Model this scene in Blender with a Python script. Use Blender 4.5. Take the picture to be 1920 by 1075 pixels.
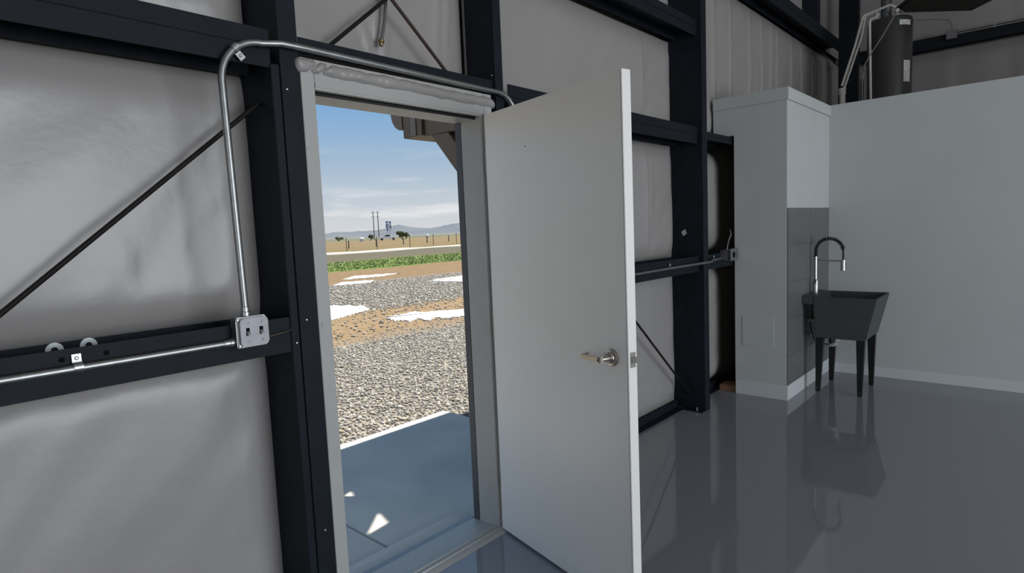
import bpy, bmesh, math, random
import numpy as np
from mathutils import Vector, Matrix, noise

for o in list(bpy.data.objects):
    bpy.data.objects.remove(o)
C = bpy.context.scene.collection
S = bpy.context.scene
random.seed(7)
PI = math.pi

# ------------------------------------------------------------------ camera
# world: X runs along the door wall, Y points out through the door, Z up
def camera():
    yaw, pit, rol = (math.radians(a) for a in (47.85335, -5.42486, -2.43823))
    f = Vector((math.cos(pit)*math.sin(yaw), math.cos(pit)*math.cos(yaw), math.sin(pit)))
    r = Vector((math.cos(yaw), -math.sin(yaw), 0))
    u = r.cross(f)
    c, s = math.cos(rol), math.sin(rol)
    R, U = c*r + s*u, -s*r + c*u
    m = Matrix(((R.x, U.x, -f.x, 0), (R.y, U.y, -f.y, 0), (R.z, U.z, -f.z, 1.5), (0, 0, 0, 1)))
    cd = bpy.data.cameras.new('camera'); cd.sensor_fit = 'HORIZONTAL'; cd.sensor_width = 36
    cd.lens = 1116.15/1920*36; cd.clip_end = 8000; cd.clip_start = .02
    co = bpy.data.objects.new('camera', cd); co.matrix_world = m
    C.objects.link(co); S.camera = co
camera()

# ------------------------------------------------------------------ sky
w = bpy.data.worlds.new('sky'); S.world = w; w.use_nodes = True
def world():
    nt = w.node_tree; N = nt.nodes; L = nt.links
    for n in list(N): N.remove(n)
    out = N.new('ShaderNodeOutputWorld'); bg = N.new('ShaderNodeBackground')
    tc = N.new('ShaderNodeTexCoord'); sep = N.new('ShaderNodeSeparateXYZ')
    L.new(tc.outputs['Generated'], sep.inputs[0])
    ramp = N.new('ShaderNodeValToRGB'); cr = ramp.color_ramp
    stops = [(0.0, (.66, .68, .70)), (.035, (.60, .64, .68)), (.12, (.36, .49, .64)),
             (.21, (.20, .40, .67)), (.5, (.22, .38, .60)), (1, (.24, .37, .56))]
    cr.elements[0].position = 0; cr.elements[0].color = (*stops[0][1], 1)
    cr.elements[1].position = 1; cr.elements[1].color = (*stops[-1][1], 1)
    for p, c in stops[1:-1]:
        e = cr.elements.new(p); e.color = (*c, 1)
    L.new(sep.outputs['Z'], ramp.inputs[0])
    # clouds: flat streaks, thick towards the horizon
    mp = N.new('ShaderNodeMapping'); mp.inputs['Scale'].default_value = (3.0, 3.0, 26)
    mp.inputs['Location'].default_value = (.4, .1, 0)
    L.new(tc.outputs['Generated'], mp.inputs['Vector'])
    nz = N.new('ShaderNodeTexNoise'); nz.inputs['Scale'].default_value = 1.6; nz.inputs['Detail'].default_value = 6
    L.new(mp.outputs[0], nz.inputs['Vector'])
    r2 = N.new('ShaderNodeValToRGB'); r2.color_ramp.elements[0].position = .52; r2.color_ramp.elements[1].position = .72
    L.new(nz.outputs[0], r2.inputs[0])
    fall = N.new('ShaderNodeMapRange'); fall.inputs['From Min'].default_value = .16; fall.inputs['From Max'].default_value = .02
    L.new(sep.outputs['Z'], fall.inputs['Value'])
    mu = N.new('ShaderNodeMath'); mu.operation = 'MULTIPLY'
    L.new(r2.outputs[0], mu.inputs[0]); L.new(fall.outputs[0], mu.inputs[1])
    mx = N.new('ShaderNodeMix'); mx.data_type = 'RGBA'
    L.new(mu.outputs[0], mx.inputs[0]); L.new(ramp.outputs[0], mx.inputs[6]); mx.inputs[7].default_value = (.84, .85, .86, 1)
    L.new(mx.outputs[2], bg.inputs['Color']); bg.inputs['Strength'].default_value = 1.0
    L.new(bg.outputs[0], out.inputs[0])
world()

# ------------------------------------------------------------------ sun and daylight
def sun():
    d = bpy.data.lights.new('sun', 'SUN'); d.energy = 8.0; d.angle = math.radians(.53); d.color = (1, .93, .82)
    o = bpy.data.objects.new('sun', d); C.objects.link(o)
    o.rotation_euler = Vector((.515, 0, .857)).to_track_quat('Z', 'Y').to_euler()
sun()
def daylight(name, loc, direction, sx, sy, watts, col):
    d = bpy.data.lights.new(name, 'AREA'); d.shape = 'RECTANGLE'; d.size = sx; d.size_y = sy
    d.energy = watts; d.color = col
    o = bpy.data.objects.new(name, d); C.objects.link(o); o.location = loc
    o.rotation_euler = Vector(direction).to_track_quat('-Z', 'Z').to_euler()
# inferred open side door behind the camera, then an added fill lamp
daylight('daylight_side_door', (2.2, -6.95, 1.7), (0, 1, 0), 5.6, 3.3, 385, (.90, .95, 1.0))
daylight('back_fill_light', (-6.95, -3.0, 1.7), (1, 0, 0), 3.8, 3.3, 75, (.92, .96, 1.0))  # added fill at the back wall, brightens the open door's face

vs = S.view_settings
vs.view_transform = 'Standard'; vs.look = 'None'; vs.gamma = 1; vs.exposure = 0; vs.use_curve_mapping = False

# ------------------------------------------------------------------ materials
MATS = {}
def mat(name, col, rough=.5, metal=0, spec=.5, var=0, vscale=6, bump=0, bscale=40, col2=None, coat=0, aniso=None):
    if name in MATS: return MATS[name]
    m = bpy.data.materials.new(name); m.use_nodes = True; MATS[name] = m
    nt = m.node_tree; N = nt.nodes; L = nt.links; b = N['Principled BSDF']
    b.inputs['Base Color'].default_value = (*col, 1); b.inputs['Roughness'].default_value = rough
    b.inputs['Metallic'].default_value = metal; b.inputs['Specular IOR Level'].default_value = spec
    if coat: b.inputs['Coat Weight'].default_value = coat; b.inputs['Coat Roughness'].default_value = .05
    tc = N.new('ShaderNodeTexCoord')
    if var or col2:
        nz = N.new('ShaderNodeTexNoise'); nz.inputs['Scale'].default_value = vscale; nz.inputs['Detail'].default_value = 5
        if aniso:
            mp = N.new('ShaderNodeMapping'); mp.inputs['Scale'].default_value = aniso
            L.new(tc.outputs['Object'], mp.inputs[0]); L.new(mp.outputs[0], nz.inputs['Vector'])
        else: L.new(tc.outputs['Object'], nz.inputs['Vector'])
        rp = N.new('ShaderNodeValToRGB'); rp.color_ramp.elements[0].position = .35; rp.color_ramp.elements[1].position = .65
        c2 = col2 or tuple(c*(1-var) for c in col)
        rp.color_ramp.elements[0].color = (*col, 1); rp.color_ramp.elements[1].color = (*c2, 1)
        L.new(nz.outputs[0], rp.inputs[0]); L.new(rp.outputs[0], b.inputs['Base Color'])
    if bump:
        nz = N.new('ShaderNodeTexNoise'); nz.inputs['Scale'].default_value = bscale; nz.inputs['Detail'].default_value = 4
        L.new(tc.outputs['Object'], nz.inputs['Vector'])
        bp = N.new('ShaderNodeBump'); bp.inputs['Strength'].default_value = bump; bp.inputs['Distance'].default_value = .01
        L.new(nz.outputs[0], bp.inputs['Height']); L.new(bp.outputs[0], b.inputs['Normal'])
    return m

STEEL = mat('dark_primer_steel', (.0115, .0155, .022), .55, var=.25, vscale=9, spec=.14)
STEEL2 = mat('dark_steel_rod', (.014, .013, .013), .6, var=.3, vscale=20, spec=.15)
RUST = mat('rusty_steel_rod', (.02, .014, .012), .6, col2=(.04, .015, .01), vscale=14)
VINYL = mat('white_vinyl_facing', (.325, .31, .303), .29, var=.05, vscale=2, bump=.09, bscale=22, spec=.46)
PAINT = mat('grey_wall_paint', (.47, .49, .49), .6, var=.03, vscale=3, bump=.03, bscale=120, spec=.3)
TRIMW = mat('white_trim_paint', (.56, .58, .6), .45, var=.03, spec=.4)
SPLASH = mat('charcoal_wall_panel', (.13, .13, .135), .4, var=.12, vscale=3)
DOORM = mat('door_paint', (.84, .83, .80), .36, var=.03, vscale=2, bump=.015, bscale=90, spec=.9)
FRAMEM = mat('frame_paint', (.40, .405, .395), .45, var=.04, vscale=4, spec=.4)
GALV = mat('galvanised_conduit', (.36, .37, .37), .4, metal=1, var=.15, vscale=30)
ZINC = mat('bright_zinc', (.5, .52, .53), .35, metal=1, var=.15, vscale=40)
BOXM = mat('stamped_zinc_plate', (.27, .27, .285), .5, metal=1, var=.12, vscale=30)
DARKM = mat('dark_hole', (.004, .004, .005), .9, spec=.1, var=.2)
NICKEL = mat('satin_nickel', (.5, .46, .41), .3, metal=1, var=.08, vscale=60)
CHROME = mat('brushed_faucet_steel', (.45, .43, .42), .28, metal=1, var=.1, vscale=60)
RUBBER = mat('black_rubber', (.012, .012, .012), .7, var=.2)
SINKM = mat('charcoal_resin', (.05, .058, .06), .5, var=.12, vscale=8, bump=.04, bscale=200)
LEGM = mat('black_plastic', (.008, .008, .009), .4, var=.2)
PVC = mat('white_pvc', (.5, .5, .47), .4, var=.05)
ALU = mat('mill_aluminium', (.45, .44, .42), .5, metal=.25, var=.12, vscale=12, aniso=(1, 12, 12))
TANK = mat('tank_grey_enamel', (.035, .035, .034), .38, var=.08)
STICK = mat('paper_label', (.55, .55, .55), .6, var=.3, vscale=40)
WOOD = mat('pine_block', (.26, .13, .075), .7, col2=(.19, .09, .05), vscale=8, aniso=(12, 2, 12))
BRASS = mat('brass_fitting', (.35, .27, .14), .4, metal=1, var=.15)
CONC = mat('patio_concrete', (.61, .59, .55), .8, col2=(.50, .49, .465), vscale=1.8, bump=.06, bscale=160)
TANWD = mat('tan_awning_paint', (.17, .13, .095), .65, var=.12, vscale=5)
DUCTM = mat('olive_sheet_metal', (.03, .032, .026), .6, var=.15)
DECK = mat('loft_plywood', (.25, .2, .14), .7, var=.2)
WHITEP = mat('white_car_paint', (.92, .92, .92), .3, var=.03)
GLASSD = mat('dark_car_glass', (.03, .035, .04), .1, var=.1)
SIGNB = mat('blue_sign', (.16, .26, .5), .6, var=.2)
SIGNW = mat('white_sign', (.7, .72, .75), .6, var=.05)
WOODP = mat('weathered_pole', (.22, .2, .18), .8, var=.2)
LEAF = mat('olive_foliage', (.10, .12, .05), .8, var=.5, vscale=3)
HILLM = mat('hazy_hill', (.135, .155, .19), 1, col2=(.17, .185, .20), vscale=.004, spec=0)  # aerial haze is mixed into the hill colour
PALE = mat('pale_patch_white', (.80, .79, .77), .6, var=.07, vscale=2, bump=.2, bscale=12)  # near-white colour of the pale patches on the lot
EXTW = mat('tan_wall_sheet', (.17, .15, .125), .5, var=.05)
ROOFW = mat('white_roof_facing', (.52, .485, .45), .5, var=.05)

def floor_material():
    m = mat('grey_epoxy', (.215, .23, .255), .07, spec=.8)
    nt = m.node_tree; N = nt.nodes; L = nt.links; b = N['Principled BSDF']
    tc = N.new('ShaderNodeTexCoord'); nz = N.new('ShaderNodeTexNoise'); nz.inputs['Scale'].default_value = .9
    nz.inputs['Detail'].default_value = 3; L.new(tc.outputs['Object'], nz.inputs['Vector'])
    mr = N.new('ShaderNodeMapRange'); mr.inputs['To Min'].default_value = .025; mr.inputs['To Max'].default_value = .06
    L.new(nz.outputs[0], mr.inputs['Value']); L.new(mr.outputs[0], b.inputs['Roughness'])
    n2 = N.new('ShaderNodeTexNoise'); n2.inputs['Scale'].default_value = 2.2; L.new(tc.outputs['Object'], n2.inputs['Vector'])
    bp = N.new('ShaderNodeBump'); bp.inputs['Strength'].default_value = .05; bp.inputs['Distance'].default_value = .02
    L.new(n2.outputs[0], bp.inputs['Height']); L.new(bp.outputs[0], b.inputs['Normal'])
    return m
EPOXY = floor_material()

def ground_material():
    m = mat('field_ground', (.4, .36, .3), .95, spec=.1)
    nt = m.node_tree; N = nt.nodes; L = nt.links; b = N['Principled BSDF']
    g = N.new('ShaderNodeNewGeometry'); sep = N.new('ShaderNodeSeparateXYZ'); L.new(g.outputs['Position'], sep.inputs[0])
    def noise_(sc, det=4, vec=None):
        n = N.new('ShaderNodeTexNoise'); n.inputs['Scale'].default_value = sc; n.inputs['Detail'].default_value = det
        L.new(vec or g.outputs['Position'], n.inputs['Vector']); return n
    def math_(op, a, bb):
        n = N.new('ShaderNodeMath'); n.operation = op
        for i, v in enumerate((a, bb)):
            if isinstance(v, (int, float)): n.inputs[i].default_value = v
            elif v is not None: L.new(v, n.inputs[i])
        return n.outputs[0]
    lg = math_('LOGARITHM', math_('MAXIMUM', sep.outputs['Y'], 1.5), math.e)
    # stretch along X so that the edges of the strips wander slowly
    mp = N.new('ShaderNodeMapping'); mp.inputs['Scale'].default_value = (.25, .9, 1); L.new(g.outputs['Position'], mp.inputs[0])
    wob = math_('MULTIPLY', math_('SUBTRACT', noise_(.5, 6, mp.outputs[0]).outputs[0], .5), .28)
    t = math_('DIVIDE', math_('ADD', lg, wob), 7.0)
    rp = N.new('ShaderNodeValToRGB'); cr = rp.color_ramp; cr.interpolation = 'LINEAR'
    grav = (.22, .20, .175); dirt = (.27, .195, .115); brown = (.225, .155, .09)
    st = [(1.5, grav), (7.2, grav), (8.0, dirt), (10.6, dirt), (11.6, (.20, .18, .155)), (16.6, (.20, .175, .15)), (18.6, brown), (24.0, brown),
          (25.2, (.135, .19, .045)), (33, (.15, .19, .055)), (36, (.125, .112, .08)), (50.5, (.125, .112, .082)), (52, (.55, .53, .46)), (55.5, (.55, .53, .46)),
          (57, (.19, .145, .075)), (80, (.21, .16, .085)), (185, (.225, .17, .095)), (215, (.15, .15, .09)), (400, (.17, .175, .14)), (1000, (.19, .2, .2))]
    cr.elements[0].position = math.log(st[0][0])/7; cr.elements[0].color = (*st[0][1], 1)
    cr.elements[1].position = math.log(st[-1][0])/7; cr.elements[1].color = (*st[-1][1], 1)
    for y, c in st[1:-1]:
        e = cr.elements.new(math.log(y)/7); e.color = (*c, 1)
    L.new(t, rp.inputs[0])
    fine = N.new('ShaderNodeMapRange'); fine.inputs['To Min'].default_value = .62; fine.inputs['To Max'].default_value = 1.3
    L.new(noise_(5.5, 8).outputs[0], fine.inputs['Value'])
    mx = N.new('ShaderNodeMix'); mx.data_type = 'RGBA'; mx.blend_type = 'MULTIPLY'; mx.inputs[0].default_value = 1
    L.new(rp.outputs[0], mx.inputs[6]); L.new(fine.outputs[0], mx.inputs[7])
    L.new(mx.outputs[2], b.inputs['Base Color'])
    bp = N.new('ShaderNodeBump'); bp.inputs['Strength'].default_value = .6; bp.inputs['Distance'].default_value = .03
    L.new(noise_(14, 6).outputs[0], bp.inputs['Height']); L.new(bp.outputs[0], b.inputs['Normal'])
    return m
GROUND = ground_material()

def stone_material():
    m = mat('crushed_stone', (.4, .38, .35), .85, spec=.2)
    nt = m.node_tree; N = nt.nodes; L = nt.links; b = N['Principled BSDF']
    at = N.new('ShaderNodeAttribute'); at.attribute_name = 'tone'
    rp = N.new('ShaderNodeValToRGB'); cr = rp.color_ramp
    cr.elements[0].color = (.20, .185, .165, 1); cr.elements[1].color = (.66, .64, .59, 1)
    for p, c in ((.35, (.36, .345, .315)), (.65, (.43, .41, .38)), (.82, (.48, .41, .31))):
        e = cr.elements.new(p); e.color = (*c, 1)
    L.new(at.outputs['Fac'], rp.inputs[0]); L.new(rp.outputs[0], b.inputs['Base Color'])
    return m
STONE = stone_material()

# ------------------------------------------------------------------ mesh helpers
ORG = {}
class MB:
    def __init__(s): s.v = []; s.f = []
    def add(s, vs_, fs):
        k = len(s.v); s.v += [tuple(p) for p in vs_]; s.f += [tuple(i+k for i in f) for f in fs]; return s
    def box(s, x0, x1, y0, y1, z0, z1):
        v = [(x, y, z) for z in (z0, z1) for y in (y0, y1) for x in (x0, x1)]
        return s.add(v, [(0, 2, 3, 1), (4, 5, 7, 6), (0, 1, 5, 4), (2, 6, 7, 3), (0, 4, 6, 2), (1, 3, 7, 5)])
    def hexa(s, b, t):       # bottom 4 and top 4 corners, both counter-clockwise seen from above
        return s.add(list(b)+list(t), [(3, 2, 1, 0), (4, 5, 6, 7), (0, 1, 5, 4), (1, 2, 6, 5), (2, 3, 7, 6), (3, 0, 4, 7)])
    def prism(s, poly, ax, a, b):
        def p3(q, t):
            return (t, q[0], q[1]) if ax == 0 else (q[0], t, q[1]) if ax == 1 else (q[0], q[1], t)
        n = len(poly)
        v = [p3(q, a) for q in poly] + [p3(q, b) for q in poly]
        f = [tuple(range(n)), tuple(range(2*n-1, n-1, -1))] + [(i, n+i, n+(i+1) % n, (i+1) % n) for i in range(n)]
        return s.add(v, f)
    def tube(s, pts, r, seg=12, cap=True):
        pts = [Vector(p) for p in pts]; n = len(pts)
        rr = r if isinstance(r, (list, tuple)) else [r]*n
        t = [(pts[min(i+1, n-1)]-pts[max(i-1, 0)]).normalized() for i in range(n)]
        a = Vector((0, 0, 1)) if abs(t[0].z) < .9 else Vector((1, 0, 0))
        nrm = (a - t[0]*a.dot(t[0])).normalized()
        v = []
        for i in range(n):
            if i:
                nrm = nrm - t[i]*nrm.dot(t[i]); nrm.normalize()
            bi = t[i].cross(nrm)
            for k in range(seg):
                an = 2*PI*k/seg
                v.append(pts[i] + (nrm*math.cos(an)+bi*math.sin(an))*rr[i])
        f = [(i*seg+k, i*seg+(k+1) % seg, (i+1)*seg+(k+1) % seg, (i+1)*seg+k) for i in range(n-1) for k in range(seg)]
        if cap: f += [tuple(range(seg-1, -1, -1)), tuple((n-1)*seg+k for k in range(seg))]
        return s.add(v, f)
    def lathe(s, c, axis, prof, seg=24):
        c = Vector(c); d = Vector(axis).normalized()
        a = Vector((0, 0, 1)) if abs(d.z) < .9 else Vector((1, 0, 0))
        n1 = (a-d*a.dot(d)).normalized(); n2 = d.cross(n1)
        v = [c+d*h+(n1*math.cos(2*PI*k/seg)+n2*math.sin(2*PI*k/seg))*r for r, h in prof for k in range(seg)]
        m = len(prof)
        f = [(i*seg+k, i*seg+(k+1) % seg, (i+1)*seg+(k+1) % seg, (i+1)*seg+k) for i in range(m-1) for k in range(seg)]
        if prof[0][0] > 1e-4: f.append(tuple(range(seg-1, -1, -1)))
        if prof[-1][0] > 1e-4: f.append(tuple((m-1)*seg+k for k in range(seg)))
        return s.add(v, f)
    def ring(s, c, axis, r0, r1, th, seg=24):
        return s.lathe(c, axis, [(r0, 0), (r1, 0), (r1, th), (r0, th), (r0, 0)], seg) if False else s._ring(c, axis, r0, r1, th, seg)
    def _ring(s, c, axis, r0, r1, th, seg):
        k0 = len(s.f)
        s.lathe(c, axis, [(r0, 0), (r1, 0), (r1, th), (r0, th), (r0, 0)], seg)
        s.f = s.f[:-2]            # no caps on a ring
        return s

def put(name, mb, material, parent=None, bevel=0, smooth=True, angle=35, loc=None):
    v = np.array(mb.v, dtype=float)
    if parent is None:
        o0 = Vector(loc) if loc is not None else Vector(((v[:, 0].min()+v[:, 0].max())/2, (v[:, 1].min()+v[:, 1].max())/2, v[:, 2].min()))
        rel = o0
    else:
        po = ORG[parent.name]
        o0 = Vector((v.min(0)+v.max(0))/2); rel = o0-po
    me = bpy.data.meshes.new(name)
    me.from_pydata([tuple(p) for p in (v-np.array(o0))], [], mb.f)
    me.update()
    bm = bmesh.new(); bm.from_mesh(me); bmesh.ops.recalc_face_normals(bm, faces=bm.faces)
    if bevel:
        es = [e for e in bm.edges if len(e.link_faces) == 2 and e.calc_face_angle(0) > .5]
        bmesh.ops.bevel(bm, geom=es, offset=bevel, segments=2, affect='EDGES', clamp_overlap=True)
    bm.to_mesh(me); bm.free()
    if smooth:
        me.shade_smooth(); me.set_sharp_from_angle(angle=math.radians(angle))
    me.materials.append(material)
    o = bpy.data.objects.new(name, me); C.objects.link(o)
    o.location = rel
    if parent: o.parent = parent
    ORG[o.name] = o0
    return o
def empty(name, loc):
    o = bpy.data.objects.new(name, None); C.objects.link(o); o.location = loc; o.empty_display_size = .1
    ORG[o.name] = Vector(loc); return o
def tag(o, label=None, cat=None, group=None, kind=None):
    for k, val in (('label', label), ('category', cat), ('group', group), ('kind', kind)):
        if val: o[k] = val
    return o
def thing(name, loc, label, cat, group=None): return tag(empty(name, loc), label, cat, group)
def B(*a): return MB().box(*a)

# ================================================================== the hall
XB, XE, YS, ZC = -7.0, 9.4, -7.0, 5.2
tag(put('floor', MB().box(XB, XE+.2, YS-.2, 2.15, -.15, 0).box(1.19, 2.05, 2.149, 2.24, -.15, 0), EPOXY, smooth=False), kind='structure', label='glossy grey epoxy floor', cat='floor')
wl = MB().box(XB, 1.135, 2.33, 2.36, -.2, ZC).box(2.30, XE+.2, 2.33, 2.36, -.2, ZC).box(1.135, 2.30, 2.33, 2.36, 2.16, ZC)
wl.box(XB, 1.135, 2.15, 2.33, -.2, -.004).box(2.30, XE+.2, 2.15, 2.33, -.2, -.004)
wall_left = tag(put('wall_left', wl, EXTW, smooth=False), kind='structure', label='sheet metal wall lined with white vinyl insulation', cat='wall')
tag(put('wall_end', B(XE+.12, XE+.15, YS, 2.33, 0, ZC), EXTW, smooth=False), kind='structure', label='end wall lined with insulation behind the loft', cat='wall')
wr = MB().box(XB, -.6, YS-.15, YS, 0, ZC).box(5.0, XE+.12, YS-.15, YS, 0, ZC).box(-.6, 5.0, YS-.15, YS, 3.4, ZC)
tag(put('wall_right', wr, ROOFW, smooth=False), kind='structure', label='opposite wall with an open roll-up door', cat='wall')
wb = MB().box(XB-.15, XB, YS, -4.9, 0, ZC).box(XB-.15, XB, -1.1, 2.33, 0, ZC).box(XB-.15, XB, -4.9, -1.1, 3.4, ZC)  # opening in the unseen wall, added to go with the back fill lamp
tag(put('wall_back', wb, mat('white_back_wall', (.62, .60, .58), .6, var=.04), smooth=False), kind='structure', label='pale back wall with an added opening at the fill lamp', cat='wall')
tag(put('ceiling', B(XB-.15, XE+.15, YS-.15, 2.36, ZC, ZC+.1), ROOFW, smooth=False), kind='structure', label='white faced roof', cat='ceiling')

# ---- vinyl faced insulation, one pillow for each bay between the steel
def pillow(x0, x1, z0, z1, y0, bulge, seed, nx, nz, amp=.006, dense=False, creases=(), parent=wall_left, edge=None):
    v = []; f = []
    for j in range(nz+1):
        for i in range(nx+1):
            u, t = i/nx, j/nz
            if dense: u = 1-(1-u)**2.2
            x = x0+(x1-x0)*u; z = z0+(z1-z0)*t
            wx = min(1, min(x-x0, x1-x)/.16); wz = min(1, min(z-z0, z1-z)/.16)
            p = (1-(1-wx)**2.5)*(1-(1-wz)**2.5)
            if edge:
                wx = min(1, (x1-x)/edge, max(0, x-x0)/.05); wz = min(1, min(z-z0, z1-z)/(edge*.45))
                p = math.sqrt(max(0, 1-(1-wx)**2))*math.sqrt(max(0, 1-(1-wz)**2.2))
            a = x*.62+z*.78; b = -x*.78+z*.62
            n = noise.noise(Vector((a*2.2+seed, b*9, seed)))*amp + noise.noise(Vector((x*1.3, z*1.1, seed*2.1)))*amp*2.2
            near = math.exp(-min(x-x0, x1-x)/.12)+math.exp(-min(z-z0, z1-z)/.12)
            n += noise.noise(Vector((x*16, z*5, seed+3)))*amp*.7*near
            c = 0
            for cx, cz0, cz1, w_, h_, lean in creases:      # (x, from z, to z, width, height, lean)
                if cz0 < z < cz1:
                    e = math.sin(PI*(z-cz0)/(cz1-cz0))
                    q = (x-cx-lean*(z-cz0)-.012*noise.noise(Vector((z*6, cx, 1))))/w_
                    c += h_*e*math.exp(-q*q)
            v.append((x, y0-bulge*p+n*p-c, z))
    for j in range(nz):
        for i in range(nx):
            a = j*(nx+1)+i
            f.append((a, a+1, a+nx+2, a+nx+1))
    m = MB(); m.v = v; m.f = f
    return put('insulation_panel', m, VINYL, parent, angle=180)
crA = [(-.05, 1.35, 2.05, .02, .006, .25), (.12, 1.4, 2.0, .016, .005, .3), (.6, 1.25, 1.6, .02, .004, -.1), (.25, .2, .8, .02, .004, -.2), (.42, .15, .7, .02, .004, -.15)]
pillow(XB, 1.058, .05, 1.12, 2.245, .055, 1, 150, 34, dense=True, creases=crA)
pillow(XB, 1.058, 1.215, 2.105, 2.245, .055, 2, 150, 34, dense=True, creases=crA)
pillow(XB, 1.058, 2.205, 3.55, 2.245, .055, 3, 120, 34, dense=True)
pillow(XB, 1.058, 3.65, ZC, 2.245, .055, 4, 40, 16)
crB = [(1.95, 2.2, 3.2, .02, .012, .03), (2.02, 2.2, 3.2, .015, .01, .0), (1.60, 2.28, 2.6, .03, .02, .02), (1.63, 2.25, 2.45, .012, .014, .25), (1.57, 2.25, 2.45, .012, .012, -.2)]
pillow(1.13, 2.152, 2.15, ZC, 2.225, .045, 5, 60, 120, creases=crB)
crC = [(3.93, 1.3, 2.08, .02, .02, -.03), (3.99, 1.35, 2.0, .012, .012, -.02), (3.9, 2.3, 2.9, .02, .012, .0), (3.6, .2, 1.0, .03, .005, .05)]
pillow(2.19, 4.403, .05, 1.13, 2.245, .05, 6, 70, 34, creases=crC)
pillow(2.19, 4.403, 1.225, 2.105, 2.245, .055, 7, 90, 40, creases=crC)
pillow(2.19, 4.403, 2.205, 2.895, 2.245, .045, 8, 90, 34, creases=crC)
pillow(2.19, 4.403, 2.99, ZC, 2.245, .05, 9, 60, 40)
crD = [(4.9+.33*i+.1*math.sin(i*5), 2.1, 3.7, .02+.01*(i % 2), .016, .04*math.sin(i*3)) for i in range(14)] + [(4.8, .5, 1.1, .02, .012, .04), (4.85, 1.3, 1.9, .015, .012, .05)]
pillow(4.412, 5.42, .05, 1.13, 2.34, .17, 10, 60, 44, creases=crD, edge=.42)
pillow(4.412, 5.42, 1.225, 2.125, 2.34, .17, 11, 60, 44, creases=crD, edge=.42)
pillow(4.41, 9.45, 2.205, 3.56, 2.245, .05, 12, 220, 40, creases=crD)
pillow(4.41, 9.45, 3.65, ZC, 2.245, .05, 13, 60, 20)
# end wall lining: the same sheet, turned
def endlining(y0, y1, z0, z1, seed):
    v = []; f = []; ny, nz = 90, 24
    for j in range(nz+1):
        for i in range(ny+1):
            y = y0+(y1-y0)*i/ny; z = z0+(z1-z0)*j/nz
            e = min(1, min(z-z0, z1-z)/.15)
            x = XE+.1-.06*(1-(1-e)**2.5)
            for q in (1.12, 1.02, .3, -.2): x -= .012*math.exp(-((y-q-.01*math.sin(z*5))/.018)**2)
            v.append((x+noise.noise(Vector((y*4, z*1.2, seed)))*.01, y, z))
    for j in range(nz):
        for i in range(ny):
            a = j*(ny+1)+i; f.append((a, a+1, a+ny+2, a+ny+1))
    m = MB(); m.v = v; m.f = f
    put('insulation_panel', m, VINYL, bpy.data.objects['wall_end'], angle=180)
endlining(-3.5, 2.3, 1.9, 3.53, 1); endlining(-3.5, 2.3, 3.62, ZC, 2)

# ---- wall girts (paired flanges seen from the room, web and rear flange behind)
YG = 2.013
def girt(x0, x1, z0, z1, label, holes=()):
    g = thing('wall_girt', ((x0+x1)/2, YG, z0), label, 'steel beam', 'dark steel girts of the door wall')
    zm = (z0+z1)/2+.004
    put('upper_flange', B(x0, x1, YG, YG+.004, zm+.0015, z1), STEEL, g, bevel=.0008)
    put('lower_flange', B(x0, x1, YG+.001, YG+.005, z0, zm-.0015), STEEL, g, bevel=.0008)
    put('web', B(x0, x1, YG+.005, 2.18, zm-.003, zm+.003), STEEL, g)
    put('rear_flange', B(x0, x1, 2.18, 2.185, z0+.004, z1-.002), STEEL, g)
    for hx, hz in holes:
        put('bolt_hole', MB().lathe((hx, YG+.0005, hz), (0, -1, 0), [(.0075, 0), (.0075, .001)], 16), DARKM, g)
    return g
girt(XB, 1.035, 1.098, 1.224, 'dark steel girt carrying the switch box on the strike side of the doorway', holes=((.363, 1.196), (.468, 1.197)))
girt(XB, 1.035, 2.092, 2.219, 'dark steel girt crossed by the bent conduit on the strike side of the doorway')
girt(2.25, 4.398, 1.117, 1.238, 'dark steel girt running from behind the open door to the column at waist height')
girt(2.255, 4.398, 2.092, 2.219, 'dark steel girt running from behind the open door to the column at door-top height')
girt(2.21, 4.398, 2.886, 3.004, 'highest dark steel girt ending at the column above the door')
girt(4.492, 5.2, 1.12, 1.238, 'short dark girt with small junction box between the column and the partition')
girt(4.492, 5.2, 2.138, 2.2, 'short dark girt at the notch between the column and the partition')
girt(4.492, 8.5, 3.53, 3.68, 'long dark girt above the loft running to the corner post')
# header over the door
h = thing('door_header', (1.64, YG, 2.13), 'dark steel header channel over the doorway', 'steel beam')
put('flange', B(1.142, 2.145, YG, YG+.004, 2.160, 2.218), STEEL, h, bevel=.0008)
put('web', B(1.142, 2.145, YG+.004, 2.18, 2.19, 2.195), STEEL, h)
put('end_clip', B(1.1355, 1.1415, YG+.004, 2.12, 2.14, 2.215), ZINC, h)

# ---- upright steel
def channel(name, x0, x1, yf, z0, z1, label, yb=2.315, th=.006):
    g = thing(name, ((x0+x1)/2, (yf+yb)/2, z0), label, 'steel post')
    put('web', B(x0, x0+th, yf+th, yb-th, z0, z1), STEEL, g)
    put('inner_flange', B(x0, x1, yf, yf+th, z0, z1), STEEL, g, bevel=.001)
    put('outer_flange', B(x0, x1, yb-th, yb, z0, z1), STEEL, g)
    return g
jl = channel('jamb_channel', 1.062, 1.133, 2.0, 0, ZC, 'dark steel jamb post beside the doorway at the switch box')
pk = put('packing_stud', B(1.030, 1.0605, 2.006, 2.31, 0, 2.105), STEEL, jl, bevel=.002)
for (x, y, z) in ((1.081, 2.0, 2.024), (1.089, 2.0, 1.206), (1.048, 2.006, 1.127), (1.10, 2.0, .4)):
    put('screw', MB().lathe((x, y, z), (0, -1, 0), [(.0045, 0), (.0045, .001), (.003, .003), (0.0, .0035)], 10), ZINC, jl)
jr = channel('jamb_channel', 2.152, 2.208, 2.0, 0, ZC, 'dark steel jamb post rising above the hinge side of the doorway', yb=2.19)
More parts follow.
